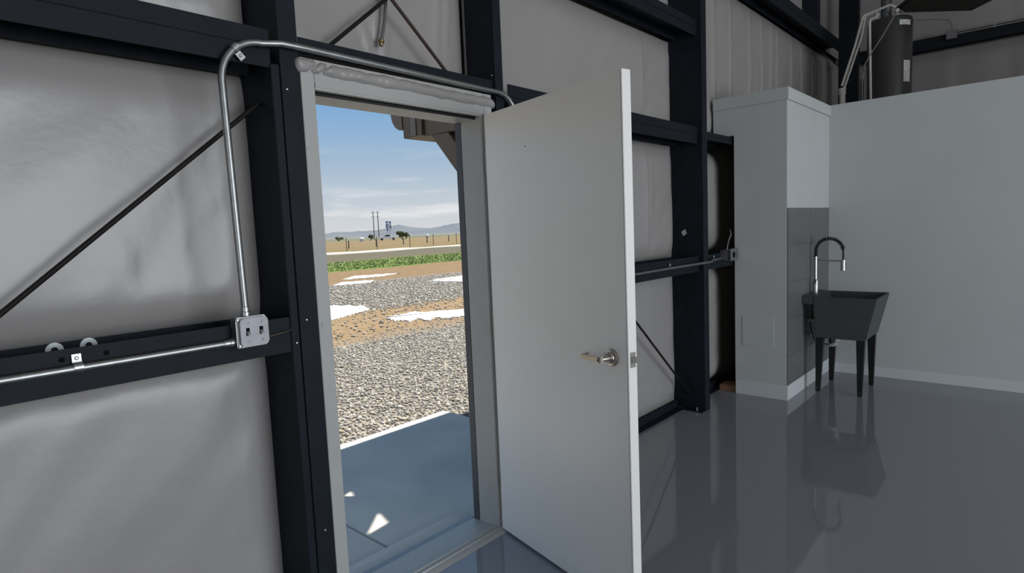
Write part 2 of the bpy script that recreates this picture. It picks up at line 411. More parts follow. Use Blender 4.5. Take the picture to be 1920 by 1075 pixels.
put('screw', MB().lathe((2.152, 2.02, 2.245), (-1, 0, 0), [(.004, 0), (.003, .003), (0.0, .0035)], 10), ZINC, jr)
col = channel('steel_column', 4.40, 4.489, 1.977, .008, ZC, 'tall dark steel column between the open door and the partition', th=.008)
put('base_plate', B(4.36, 4.51, 1.985, 2.149, 0.0005, .009), STEEL, col)
put('anchor_nut', MB().lathe((4.385, 2.04, .009), (0, 0, 1), [(.011, 0), (.011, .012), (.006, .013), (.006, .024), (0, .025)], 6), ZINC, col)
sl = put('paper_sticker', MB().add([(4.3992, 2.158, 1.428), (4.3992, 2.126, 1.449), (4.3992, 2.111, 1.415), (4.3992, 2.142, 1.394)], [(0, 1, 2, 3)])
         .add([(4.3998, 2.158, 1.428), (4.3998, 2.126, 1.449), (4.3998, 2.111, 1.415), (4.3998, 2.142, 1.394)], [(3, 2, 1, 0)]), STICK, col)
sl['label'] = 'small pale sticker on the dark web'
for z, y in ((.153, 2.112), (.077, 2.15)):
    put('bolt', MB().lathe((4.40, y, z), (-1, 0, 0), [(.009, 0), (.009, .006), (.006, .008), (0, .0085)], 8), STEEL2, col)
cp = channel('corner_post', 8.505, 8.60, 1.815, 2.44, ZC, 'black corner post standing behind the loft pipes', yb=2.03)
# base angle along the wall
for x0, x1, lb in ((XB, 1.03, 'dark base angle under the insulation on the strike side of the doorway'), (2.215, 4.39, 'dark base angle under the insulation between door and column'), (4.5, 6.0, 'dark base angle under the insulation behind the partition end')):
    bm_ = MB().box(x0, x1, 2.152, 2.24, 0.0, .004).box(x0, x1, 2.212, 2.216, .004, .065)
    tag(put('base_angle', bm_, STEEL), lb, 'steel trim', 'base angles of the door wall')
# bracing rods
def rod(p, q, r, m, label):
    tag(put('brace_rod', MB().tube([p, q], r, 10), m), label, 'brace rod', 'wind bracing rods')
rod((-.62, 2.105, .583), (1.028, 2.105, 1.989), .008, STEEL2, 'dark brace rod slanting up across the insulation to the jamb post')
rod((1.289, 2.105, 2.21), (2.148, 2.105, 2.946), .008, STEEL2, 'dark brace rod rising from the door header')
rod((1.14, 2.083, 2.902), (1.945, 2.083, 2.21), .0075, RUST, 'rust tinged brace rod falling to the door header')
rod((2.211, 2.105, 2.02), (4.398, 2.105, .13), .008, STEEL2, 'dark brace rod running down behind the open door to the column foot')
# hanging hose over the door
hs = thing('hanging_cable', (1.6, 2.15, 2.31), 'short grey armoured cable end hanging over the doorway', 'cable')
put('sheath', MB().tube([(1.648, 2.128, 2.75), (1.636, 2.13, 2.55), (1.626, 2.136, 2.42), (1.607, 2.142, 2.33)], .0075, 10), mat('grey_cable', (.14, .14, .14), .5, var=.2), hs)
put('fitting', MB().lathe((1.605, 2.142, 2.332), (-.12, .05, -1), [(.009, 0), (.013, .004), (.013, .012), (.009, .014), (.009, .028), (.005, .03)], 12), BRASS, hs)

# ---- conduit and switch box left of the door
def arc_pts(c, r, a0, a1, n, y):
    return [(c[0]+r*math.cos(a0+(a1-a0)*i/n), y, c[1]+r*math.sin(a0+(a1-a0)*i/n)) for i in range(n+1)]
YC = 1.990
pts = [(.866, YC, 1.262), (.8605, YC, 1.6), (.8565, YC, 1.85), (.8545, YC, 1.97)] + arc_pts((.996, 2.018), .142, PI, PI/2, 14, YC)[0:] + [(1.06, YC-.012, 2.169), (1.15, YC-.012, 2.17), (2.15, YC-.012, 2.157)] + \
      [(2.15+.12*math.sin(a), YC-.012, 2.157-.12*(1-math.cos(a))) for a in (.3, .6, .9, 1.2, 1.5)] + [(2.272, YC-.012, 1.9), (2.272, YC-.012, 1.4)]
def strap(par, c, along, out, up, r, L=.03):
    # one hole strap: saddle over the conduit, flat ear with a screw
    c = Vector(c); a = Vector(along).normalized(); o_ = Vector(out).normalized(); u = Vector(up).normalized()
    m = MB(); w_ = .011; k = 10; v = []
    for i in range(k+1):
        an = -PI*.5+PI*1.0*i/k
        for s_ in (-w_, w_):
            for rr in (r+.0005, r+.0028): v.append(c+a*s_+(o_*math.cos(an)+u*math.sin(an))*rr)
    f = []
    for i in range(k):
        b0 = i*4; b1 = b0+4
        f += [(b0, b0+2, b1+2, b1), (b0+1, b1+1, b1+3, b0+3), (b0, b1, b1+1, b0+1), (b0+2, b0+3, b1+3, b1+2)]
    m.add(v, f)
    e0 = c+u*(r-.001)-o_*(r-.002); 
    def P(s_, t, q): return e0+a*s_+u*t+o_*q
    m.hexa([P(-w_, 0, 0), P(w_, 0, 0), P(w_, 0, .003), P(-w_, 0, .003)], [P(-w_, L, 0), P(w_, L, 0), P(w_, L, .003), P(-w_, L, .003)])
    s = put('strap', m, ZINC, par)
    put('screw', MB().lathe(e0+u*L*.55+o_*.003, o_, [(.0055, 0), (.0055, .002), (.003, .004), (0, .0042)], 10), ZINC, s)
cv = thing('bent_conduit', (.866, YC, 1.262), 'galvanised conduit rising from the switch box and bending over the doorway', 'conduit')
put('pipe', MB().tube(pts, .0118, 16), GALV, cv)
put('connector', MB().lathe((.866, YC, 1.251), (0, 0, 1), [(.013, 0), (.0155, .002), (.0155, .014), (.0135, .016), (.0135, .03), (.012, .032)], 16), ZINC, cv)
strap(cv, (.905, YC, 2.128), (.72, 0, .7), (0, -1, 0), (.7, 0, -.72), .0118, .03)
cl = thing('straight_conduit', (0, 1.998, 1.15), 'galvanised conduit lying along the girt and ending in the side of the switch box', 'conduit')
put('pipe', MB().tube([(XB, 1.998, 1.173), (.79, 1.998, 1.168)], .0118, 16), GALV, cl)
put('connector', MB().lathe((.822, 1.998, 1.168), (-1, 0, 0), [(.013, 0), (.0155, .002), (.0155, .012), (.0135, .014), (.0135, .03), (.012, .032)], 16), ZINC, cl)
strap(cl, (.395, 1.998, 1.1705), (1, 0, 0), (0, -1, 0), (0, 0, 1), .0118, .026)

def octcut(x0, x1, z0, z1, c):
    return [(x0+c, z0), (x1-c, z0), (x1-c*.3, z0+c*.3), (x1, z0+c), (x1, z1-c), (x1-c*.3, z1-c*.3), (x1-c, z1), (x0+c, z1), (x0+c*.3, z1-c*.3), (x0, z1-c), (x0, z0+c), (x0+c*.3, z0+c*.3)]
sb = thing('switch_box', (.873, 1.985, 1.148), 'square metal double toggle switch box where the two conduits meet', 'switch box')
put('box', B(.822, .924, 1.966, 2.0125, 1.149, 1.251), GALV, sb, bevel=.004)
fp = put('cover_plate', MB().prism(octcut(.829, .9245, 1.1515, 1.248, .014), 1, 1.955, 1.9655), BOXM, sb, bevel=.0015)
for x, z in ((.829, 1.243), (.917, 1.157), (.831, 1.156), (.9175, 1.243)):
    put('corner_screw', MB().lathe((x, 1.966, z), (0, -1, 0), [(.0055, 0), (.0055, .002), (.0028, .003), (0, .003)], 10), ZINC, sb)
for sx in (.854, .899):
    put('toggle_slot', B(sx-.006, sx+.006, 1.9543, 1.9552, 1.189, 1.215), DARKM, fp)
    put('toggle', MB().hexa([(sx-.0045, 1.955, 1.192), (sx+.0045, 1.955, 1.192), (sx+.0045, 1.942, 1.190), (sx-.0045, 1.942, 1.190)],
        [(sx-.0045, 1.955, 1.204), (sx+.0045, 1.955, 1.204), (sx+.0045, 1.942, 1.198), (sx-.0045, 1.942, 1.198)]), mat('toggle_grey', (.28, .28, .29), .4, var=.05), fp, bevel=.0008)
    for dz in (-.03, .03):
        put('plate_screw', MB().lathe((sx, 1.955, 1.2015+dz), (0, -1, 0), [(.004, 0), (.004, .001), (0, .0016)], 10), mat('dark_screw', (.2, .2, .2), .4, metal=1, var=.1), fp)
wire_ = MB().tube([(.93, 1.995, 1.168), (1.0, 1.99, 1.176), (1.03, 2.0, 1.18)], .0012, 6)
tag(put('wire', wire_, mat('copper_wire', (.2, .14, .08), .5, metal=.6, var=.2)), 'thin wire from the switch box to the jamb post', 'wire')
for x, z, wl_ in ((.378, 1.203, 'round zinc washer at the rear of the switch box girt, farther from the box'), (.463, 1.204, 'round zinc washer at the rear of the switch box girt, nearer the box')):
    wz = MB()._ring((x, 2.179, z), (0, -1, 0), .009, .0225, .003, 28)
    tag(put('fender_washer', wz, mat('washer_zinc', (.45, .48, .49), .4, metal=.8, var=.15, vscale=30)), wl_, 'washer', 'washers on the girt')

# ---- conduit right of the door
cr_ = thing('straight_conduit', (3.5, 1.99, 1.16), 'thin galvanised conduit crossing the column behind the open door', 'conduit')
put('pipe', MB().tube([(2.3, 1.998, 1.172), (3.9, 1.998, 1.18), (4.2, 1.98, 1.183), (4.36, 1.962, 1.185), (4.52, 1.962, 1.187), (4.6, 1.995, 1.192), (4.79, 1.998, 1.195)], .0105, 14), GALV, cr_)
strap(cr_, (3.9, 1.998, 1.18), (1, 0, 0), (0, -1, 0), (0, 0, 1), .0105, .024)
strap(cr_, (4.65, 1.997, 1.193), (1, 0, 0), (0, -1, 0), (0, 0, 1), .0105, .024)
jb = thing('junction_box', (4.85, 1.99, 1.17), 'open metal junction box on the short girt beside the partition', 'junction box')
put('box', MB().box(4.80, 4.92, 2.008, 2.0125, 1.172, 1.262).box(4.80, 4.803, 1.955, 2.008, 1.172, 1.262).box(4.917, 4.92, 1.955, 2.008, 1.172, 1.262).box(4.80, 4.92, 1.955, 2.008, 1.259, 1.262).box(4.80, 4.92, 1.955, 2.008, 1.172, 1.175), BOXM, jb)
put('front_ring', B(4.865, 4.985, 1.9505, 1.954, 1.168, 1.268), ZINC, jb, bevel=.001)
put('knockout', MB().lathe((4.93, 1.9505, 1.216), (0, -1, 0), [(.027, 0), (.027, .001)], 20), DARKM, jb)
put('plaster_ring', MB().prism([(4.99, 1.168), (5.03, 1.20), (5.03, 1.235), (4.99, 1.268)], 1, 1.950, 1.954), ZINC, jb)
put('cable', MB().tube([(4.845, 1.975, 1.262), (4.85, 1.97, 1.30), (4.89, 1.975, 1.345), (4.96, 1.985, 1.385), (5.05, 2.03, 1.42)], .005, 8), mat('grey_jacket', (.2, .2, .2), .5, var=.1), jb)

# ---- roll of insulation over the door frame
def tuck():
    v = []; f = []; nx, ns = 200, 22
    for i in range(nx+1):
        x = 1.118+1.03*i/nx
        e = min(1, (2.148-x)/.05); e = math.sqrt(max(0, 1-(1-e)**2))
        e0 = min(1, (x-1.118)/.02+.55)
        zc = 2.118-.012*(x-1.1)+.006*noise.noise(Vector((x*4, 1, 1)))
        for k in range(ns):
            a = 2*PI*k/ns
            n = noise.noise(Vector((x*14+math.cos(a)*.8, math.sin(a)*.9, 3)))*.005+noise.noise(Vector((x*40, math.sin(a)*1.5, 8)))*.0022
            for fx_ in (1.19, 1.235): n -= .016*math.exp(-((x-fx_-.02*math.sin(a))/.006)**2)
            ry = (.030+n)*e*e0; rz = (.026+n*1.1)*max(e, .35)*e0
            v.append((x, 2.014+ry*math.cos(a), zc+rz*math.sin(a)-.01*(1-e)))
    for i in range(nx):
        for k in range(ns): f.append((i*ns+k, i*ns+(k+1) % ns, (i+1)*ns+(k+1) % ns, (i+1)*ns+k))
    f += [tuple(range(ns)), tuple(nx*ns+k for k in range(ns))]
    m = MB(); m.v = v; m.f = f
    tag(put('insulation_roll', m, VINYL, angle=70), 'crumpled white insulation facing tucked over the door frame', 'insulation')
tuck()

# ================================================================== the door
dr = tag(empty('door_1', (1.62, 2.07, 0)), 'white steel entry door standing open into the hall', 'door', kind='structure')
YO = 2.19
fr = MB().box(1.136, 1.189, 2.0, YO, .0, 2.1445).box(1.19, 1.2, 2.05, YO, .0, 2.031)     # strike jamb
fr.box(2.066, 2.118, 2.0, 2.15, .0, 2.1445)                                                # hinge jamb
fr.box(1.19, 2.065, 2.0, YO, 2.047, 2.1445)
fro = put('door_frame', fr, FRAMEM, dr, bevel=.0015)
put('stop', B(2.05, 2.066, 2.010, 2.148, .0, 2.047), FRAMEM, fro, bevel=.001)
put('stop', B(1.2, 2.05, 2.05, YO-.002, 2.031, 2.047), FRAMEM, fro, bevel=.001)
put('weatherstrip', B(1.2, 2.05, 2.0455, 2.0495, 2.029, 2.0465), RUBBER, fro)
put('light_catch_lip', B(1.19, 2.05, 2.0002, 2.022, 2.0385, 2.0468), FRAMEM, fro, bevel=.001)  # added lip, shaped to catch light as the pale soffit strip
put('outer_strip', B(2.05, 2.118, 2.1515, YO, .0, 2.031), mat('dark_outer_trim', (.07, .075, .085), .5, var=.1), fro)
put('mitre_line', B(1.1885, 1.1898, 1.9992, 2.0, 2.047, 2.062), DARKM, fro)
for x, z in ((1.147, 1.186), (1.143, 1.823), (1.147, 1.176)):
    put('screw', MB().lathe((x, 2.0, z), (0, -1, 0), [(.0035, 0), (.0035, .0008), (0, .0012)], 8), mat('dark_screw', (.2, .2, .2)), fro)
put('strike_plate', B(1.1885, 1.1903, 2.004, 2.034, .97, 1.06), mat('dark_screw', (.2, .2, .2)), fro)
th_ = [(1.965, .0005), (1.985, .012), (1.998, .012), (2.0, .017), (2.012, .017), (2.014, .013), (2.026, .013), (2.028, .018), (2.045, .018), (2.05, .013), (2.15, .010), (2.2, .004), (2.2, .0005)]
put('threshold', MB().prism(th_, 0, 1.1905, 2.065), ALU, dr)

HX, HY = 2.058, 1.998
D = Vector((-.228, -.9737, 0)).normalized(); Pn = Vector((D.y*-1, D.x, 0))       # Pn points away from the camera side
LW, LT = .900, .044
def dp(u, t, z): 
    q = Vector((HX, HY, 0))+D*u+Pn*t; return (q.x, q.y, z)
def dbox(m, u0, u1, t0, t1, z0, z1):
    return m.hexa([dp(u0, t0, z0), dp(u1, t0, z0), dp(u1, t1, z0), dp(u0, t1, z0)], [dp(u0, t0, z1), dp(u1, t0, z1), dp(u1, t1, z1), dp(u0, t1, z1)])
leaf = put('door_leaf', dbox(MB(), .004, LW, 0, LT, .012, 2.043), DOORM, dr, bevel=.0015)
put('edge_seam', dbox(MB(), LW-.0065, LW-.005, -.0004, .0004, .014, 2.042), mat('seam_grey', (.16, .16, .155), .6, var=.1), leaf)
put('bottom_sweep', dbox(MB(), .006, LW-.012, -.0014, -.0001, .014, .088), DOORM, leaf)
lp = put('latch_plate', dbox(MB(), LW-.0002, LW+.0012, .008, .036, .98, 1.037), NICKEL, leaf)
put('latch_bolt', MB().hexa([dp(LW+.001, .014, .998), dp(LW+.001, .030, .998), dp(LW+.013, .030, .998), dp(LW+.004, .014, .998)],
                            [dp(LW+.001, .014, 1.020), dp(LW+.001, .030, 1.020), dp(LW+.013, .030, 1.020), dp(LW+.004, .014, 1.020)]), mat('dark_screw', (.2, .2, .2)), leaf)
for zh in (.28, 1.06, 1.82):
    hq = dp(.0, -.006, zh)
    put('hinge', MB().lathe((HX+.004, HY-.004, zh-.055), (0, 0, 1), [(.007, 0), (.007, .11)], 12), NICKEL, leaf)
def lever():
    u0, z0 = .816, 1.009
    c = Vector(dp(u0, 0, z0))
    put('lever_rose', MB().lathe(c, -Pn, [(.034, 0), (.034, .006), (.031, .010), (.022, .012), (.02, .018), (.016, .022)], 32), NICKEL, leaf)
    put('lever_neck', MB().lathe(c-Pn*.018, -Pn, [(.0135, 0), (.012, .016), (.0105, .026), (.0105, .05)], 20), NICKEL, leaf)
    m = MB()
    sec = []
    for t, wid, th in ((.012, .024, .016), (0, .025, .016), (-.02, .022, .013), (-.06, .020, .011), (-.095, .019, .010), (-.104, .018, .010)):
        q = c-Pn*(.062)+D*t
        sec.append([q+Vector((0, 0, s1*wid/2))+Pn*(s2*th/2) for s1, s2 in ((-1, -1), (1, -1), (1, 1), (-1, 1))])
    v = [p for s_ in sec for p in s_]; n = len(sec)
    f = [(i*4+k, i*4+(k+1) % 4, i*4+4+(k+1) % 4, i*4+4+k) for i in range(n-1) for k in range(4)]+[(0, 1, 2, 3), ((n-1)*4+3, (n-1)*4+2, (n-1)*4+1, (n-1)*4)]
    m.add(v, f)
    q = c-Pn*.062+D*-.099
    def R3(t, z, o_): return q+D*t+Vector((0, 0, z))+Pn*o_
    m.hexa([R3(-.005, -.009, 0), R3(.005, -.009, 0), R3(.005, -.009, .032), R3(-.005, -.009, .032)], [R3(-.005, .009, 0), R3(.005, .009, 0), R3(.005, .009, .032), R3(-.005, .009, .032)])
    put('lever_handle', m, NICKEL, leaf, bevel=.003)
    k = c-Pn*.0705
    put('key_cylinder', MB().lathe(k, -Pn, [(.0085, 0), (.0085, .002), (.007, .0025), (0.0, .0025)], 18), mat('key_face', (.3, .28, .26), .3, metal=1, var=.1), leaf)
    put('keyway', MB().lathe(k-Pn*.0025, -Pn, [(.003, 0), (.003, .0006)], 10), DARKM, leaf)
lever()
put('viewer_dimple', MB().lathe(dp(.32, 0, 1.855), -Pn, [(.004, 0), (.003, .001), (0, .0011)], 10), mat('seam_grey', (.16, .16, .155)), leaf)

# ================================================================== partition, sink corner
SX, FX, SY = 5.06, 6.28, 1.571
ws = MB().box(SX, FX, SY, 1.995, .0, 2.21).box(SX, FX, SY, 2.172, 2.21, 2.52)
wst = tag(put('wall_stub', ws, PAINT, smooth=False), kind='structure', label='short grey partition end with a notch around the steel', cat='wall')
tag(put('wall_partition', B(FX, FX+.12, -3.2, 1.995, 0, 2.535), PAINT, smooth=False), kind='structure', label='long low grey partition behind the utility sink', cat='wall')
tag(put('floor_loft', B(FX+.12, 9.3, -3.2, 1.95, 2.38, 2.43), DECK, smooth=False), kind='structure', label='loft deck over the small room', cat='loft floor')
tr = MB().prism([(SX-.014, 2.17), (SX-.014, SY-.014), (FX, SY-.014), (FX, SY), (SX, SY), (SX, 2.17)], 2, 2.434, 2.53)
tag(put('trim_1', tr, PAINT, bevel=.002), kind='structure', label='flat grey cap trim round the partition end', cat='trim')
tag(put('baseboard_stub', MB().prism([(SX-.012, 1.99), (SX-.012, SY-.012), (FX, SY-.012), (FX, SY), (SX, SY), (SX, 1.99)], 2, .0, .125), TRIMW, bevel=.002), kind='structure', label='white baseboard round the partition end', cat='baseboard')
tag(put('baseboard_partition', B(FX-.012, FX, -3.2, SY-.013, 0, .095), TRIMW, bevel=.002), kind='structure', label='pale baseboard of the long partition', cat='baseboard')
sp = thing('splash_panel', (5.67, SY-.003, .127), 'charcoal tiled splash panel on the partition end behind the sink', 'wall panel')
put('backing', B(SX+.004, FX-.014, SY-.0035, SY-.0005, .127, 1.583), mat('dark_grout', (.06, .06, .063), .8, var=.1), sp)
zs = [.127, .363, .668, .973, 1.278, 1.583]; xm = (SX+FX)/2
for a, b in zip(zs, zs[1:]):
    for xa, xb in ((SX+.004, xm), (xm, FX-.014)):
        put('tile', B(xa+.0008, xb-.0008, SY-.008, SY-.0036, a+.0008, b-.0008), SPLASH, sp, bevel=.001)
ap = thing('access_cover', (SX, 1.8, .42), 'flush square access cover painted grey on the partition end', 'cover')
put('plate', B(SX-.005, SX, 1.672, 1.932, .425, .682), PAINT, ap, bevel=.0015)
tag(put('wood_block', B(5.08, 5.22, 1.997, 2.148, 0, .052), WOOD, bevel=.002), 'short brown wood block on the floor behind the partition end', 'wood')
tag(put('corner_bead', B(4.985, 4.99, 2.155, 2.16, 2.20, 2.4), STEEL), 'thin dark strip beside the partition notch', 'strip') if False else None

def sink():
    s = thing('utility_sink', (5.68, 1.28, 0), 'charcoal freestanding utility sink on four black legs', 'sink')
    zt, zb = .828, .475
    x0, x1, y0, y1 = 5.425, 5.945, 1.003, 1.475
    bx0, bx1, by0, by1 = 5.447, 5.925, 1.083, 1.465
    t = .016
    o_t = [(x0, y0), (x1, y0), (x1, y1), (x0, y1)]; o_b = [(bx0, by0), (bx1, by0), (bx1, by1), (bx0, by1)]
    i_t = [(x0+t, y0+t), (x1-t, y0+t), (x1-t, y1-t), (x0+t, y1-t)]; i_b = [(bx0+t, by0+t), (bx1-t, by0+t), (bx1-t, by1-t), (bx0+t, by1-t)]
    v = [(*p, zt) for p in o_t]+[(*p, zb) for p in o_b]+[(*p, zt) for p in i_t]+[(*p, zb+t) for p in i_b]
    f = [(7, 6, 5, 4), (12, 13, 14, 15)]
    for k in range(4):
        n = (k+1) % 4
        f += [(k, n, 4+n, 4+k), (8+k, 12+k, 12+n, 8+n), (k, 8+k, 8+n, n)]
    put('basin', MB().add(v, f), SINKM, s, bevel=.006)
    put('faucet_deck', MB().prism([(1.4755, .762), (1.4755, zt), (1.5625, zt+.006), (1.5625, .765)], 0, x0, x1), SINKM, s, bevel=.004)
    put('drain', MB().lathe((5.69, 1.36, zb-.001), (0, 0, -1), [(.045, 0), (.045, .012), (.034, .02), (.034, .06), (.022, .07), (0.0, .07)], 18), PVC, s)
    for lx, ly in ((5.49, 1.448), (5.49, 1.128), (5.94, 1.448), (5.94, 1.128)):
        tx = 5.487 if lx < 5.6 else 5.888
        ty = 1.43 if ly > 1.3 else 1.122
        bx = 5.492 if lx < 5.6 else 5.925
        def sq(cx, cy, h_, z): return [(cx-h_, cy-h_, z), (cx+h_, cy-h_, z), (cx+h_, cy+h_, z), (cx-h_, cy+h_, z)]
        lg = put('leg', MB().hexa(sq(bx, ly, .0165, .0), sq(tx, ty, .031, zb-.0005)), LEGM, s, bevel=.003)
        put('foot_screw', MB().lathe((bx-.0165, ly, .03), (-1, 0, 0), [(.005, 0), (.004, .002), (0, .0022)], 8), ZINC, lg)
    tp = MB().tube([(5.69, 1.36, .404), (5.69, 1.362, .392), (5.69, 1.38, .38), (5.69, 1.42, .378), (5.69, 1.445, .392), (5.69, 1.45, .43), (5.69, 1.465, .45), (5.69, 1.56, .452)], .021, 12)
    put('trap', tp, PVC, s)
sink()
def faucet():
    fx, fy = 5.655, 1.515
    q = thing('spring_faucet', (fx, fy, .832), 'tall spring neck kitchen faucet with black coil on the utility sink', 'faucet')
    put('base', MB().lathe((fx, fy, .831), (0, 0, 1), [(.028, 0), (.028, .006), (.0225, .008), (.0225, .12), (.020, .125), (0, .125)], 20), CHROME, q)
    put('body', MB().lathe((fx, fy, .956), (0, 0, 1), [(.0145, 0), (.0145, .175), (.0165, .177), (.0165, .2), (0, .2)], 16), CHROME, q)
    lv = put('side_lever', MB().tube([(fx-.016, fy, .925), (fx-.032, fy-.004, .93), (fx-.05, fy-.018, .955)], [.009, .006, .0045], 10), CHROME, q)
    # neck: half circle towards the room
    R = .108; zc = 1.205
    def neck(t):     # 0..1
        L1, L2, L3 = .05, PI*R, .075
        d = t*(L1+L2+L3)
        if d < L1: return Vector((fx, fy, 1.155+d))
        if d < L1+L2:
            a = (d-L1)/R; return Vector((fx, fy-R+R*math.cos(a), zc+R*math.sin(a)))
        return Vector((fx, fy-2*R, zc-(d-L1-L2)))
    put('hose', MB().tube([neck(i/40) for i in range(41)], .0075, 10), RUBBER, q)
    pts = []; turns = 22; per = 10; n = turns*per
    for i in range(n+1):
        t = .82*i/n; p = neck(t); p2 = neck(t+.002); tg = (p2-p).normalized()
        nx = Vector((1, 0, 0)); ny = tg.cross(nx); a = 2*PI*i/per
        pts.append(p+(nx*math.cos(a)+ny*math.sin(a))*.0165)
    put('spring', MB().tube(pts, .0034, 6), mat('black_spring', (.02, .02, .021), .35, metal=.6, var=.2), q)
    e = neck(1)
    put('spray_head', MB().lathe(e+Vector((0, 0, .002)), (0, 0, -1), [(.011, 0), (.017, .006), (.019, .07), (.021, .085), (.021, .095), (.015, .097), (0, .097)], 18), CHROME, q)
    put('holder_arm', MB().tube([(fx, fy-.01, 1.125), (fx, fy-2*R+.02, 1.118)], .006, 10), CHROME, q)
    put('holder_ring', MB()._ring((fx, fy-2*R, 1.110), (0, 0, 1), .0185, .0225, .014, 20), CHROME, q)
faucet()
# stop valves and hoses on the splash panel below the deck
for x, lb in ((5.60, 'chrome stop valve with black hose under the sink deck'), (5.78, 'second chrome stop valve under the sink deck, beside the far legs')):
    vv = thing('stop_valve', (x, 1.56, .6), lb, 'valve', 'stop valves under the sink')
    put('body', MB().lathe((x, 1.5625, .60), (0, -1, 0), [(.026, 0), (.024, .004), (.009, .006), (.009, .035), (.014, .037), (.014, .055), (0, .056)], 16), CHROME, vv)
    put('handle', MB().lathe((x, 1.512, .60), (0, -1, 0), [(.011, 0), (.018, .003), (.018, .01), (0, .012)], 10), CHROME, vv)
    put('hose', MB().tube([(x, 1.527, .61), (x-.005, 1.525, .66), (x+.01, 1.53, .70), (x+.03, 1.52, .758)], .0055, 8), RUBBER, vv)
tag(put('supply_cord', MB().tube([(5.60, 1.545, .572), (5.595, 1.53, .50), (5.60, 1.51, .43), (5.62, 1.46, .395), (5.63, 1.40, .39), (5.635, 1.36, .42), (5.64, 1.35, .473)], .0055, 8), RUBBER), 'thin black cord looping below the sink basin', 'cord')

# ================================================================== loft: water heater and pipes
wh = thing('water_heater', (7.6, 1.325, 2.43), 'dark grey water heater tank on the loft behind the partition', 'water heater')
put('tank', MB().lathe((7.6, 1.325, 2.431), (0, 0, 1), [(.19, 0), (.205, .01), (.205, 1.08), (.195, 1.10), (0, 1.115)], 48), TANK, wh)
def decal(z0, z1, a0, a1, nm, lb):
    v = []; n = 8
    for i in range(n+1):
        a = math.radians(a0+(a1-a0)*i/n)
        for r in (.2055, .2065):
            for z in (z0, z1): v.append((7.6+r*math.cos(a), 1.325+r*math.sin(a), z))
    f = []
    for i in range(n):
        b0 = i*4; b1 = b0+4
        f += [(b0, b1, b1+1, b0+1), (b0+2, b0+3, b1+3, b1+2), (b0+1, b1+1, b1+3, b0+3), (b0, b0+2, b1+2, b1)]
    f += [(0, 1, 3, 2), (n*4, n*4+2, n*4+3, n*4+1)]
    o = put(nm, MB().add(v, f), STICK, wh); o['label'] = lb
decal(2.86, 3.075, 228, 252, 'rating_label', 'pale rectangular label'); decal(3.43, 3.48, 214, 250, 'top_label', 'small pale strip label')
put('flue_pipe', MB().lathe((7.6, 1.36, 3.546), (0, 0, 1), [(.05, 0), (.05, 1.6)], 24), mat('grey_flue', (.12, .13, .14), .4, metal=.6, var=.1), wh)
for y in (1.25, 1.43):
    put('nipple', MB().lathe((7.52, y, 3.535), (0, 0, 1), [(.016, 0), (.016, .05), (.022, .052), (.022, .08), (.014, .082), (0, .082)], 12), PVC, wh)
def pipe(p, r, m, label, nm='water_pipe', grp='pipes of the water heater'):
    tag(put(nm, MB().tube(p, r, 12), m), label, 'pipe', grp)
pipe([(7.5, 1.43, 3.62), (7.5, 1.44, 3.635), (7.5, 1.52, 3.618), (7.5, 1.538, 3.60), (7.5, 1.565, 3.42), (7.5, 1.66, 3.12), (7.5, 1.73, 2.90)], .013, PVC, 'white pipe sloping from the tank top down to the white sleeve, nearer the tank')
pipe([(7.47, 1.25, 3.62), (7.46, 1.30, 3.655), (7.46, 1.535, 3.615), (7.46, 1.552, 3.59), (7.46, 1.62, 3.32), (7.46, 1.745, 2.92)], .013, PVC, 'white pipe sloping down beside the corner post to the white sleeve, outer of the pair')
tag(put('pipe_sleeve', MB().lathe((7.5, 1.74, 2.431), (0, .02, 1), [(.03, 0), (.03, .40), (.036, .402), (.036, .45), (.04, .452), (.04, .47), (0, .471)], 18), PVC), 'wide white pipe sleeve gathering the two sloping pipes', 'pipe', 'pipes of the water heater')
pipe([(7.37, 1.39, 3.545), (7.37, 1.455, 3.535), (7.37, 1.468, 3.51), (7.37, 1.45, 2.80), (7.37, 1.44, 2.432)], .013, PVC, 'white upright drain pipe running down the face of the tank')
pipe([(7.45, 1.18, 3.545), (7.42, 1.20, 3.565), (7.36, 1.24, 3.52), (7.33, 1.34, 3.33), (7.33, 1.44, 3.18), (7.34, 1.5, 3.08), (7.35, 1.525, 2.9), (7.35, 1.52, 2.6), (7.36, 1.50, 2.44)], .007, mat('grey_flex', (.16, .16, .15), .5, var=.1), 'grey flexible cable drooping across the tank', 'flexible_cable')
pipe([(7.7, 1.60, 2.432), (7.7, 1.60, 3.0)], .02, mat('grey_riser', (.1, .1, .1), .5, var=.1), 'short grey riser pipe between tank and corner post', 'riser_pipe')
# dark sheet metal hood above, hung on two rods
hd = thing('air_duct', (7.9, .9, 3.65), 'dark olive sheet metal air duct hung above the water heater', 'duct')
hp = [(7.77, 1.31), (7.25, 1.0), (7.55, .25), (8.14, .51), (8.37, .70)]
put('sheet', MB().prism(hp, 2, 3.65, 3.70), DUCTM, hd, bevel=.004)
for x, y in ((7.7, 1.1), (7.9, .6)):
    put('hanger_rod', MB().tube([(x, y, 3.70), (x, y, ZC)], .006, 8), STEEL2, hd)
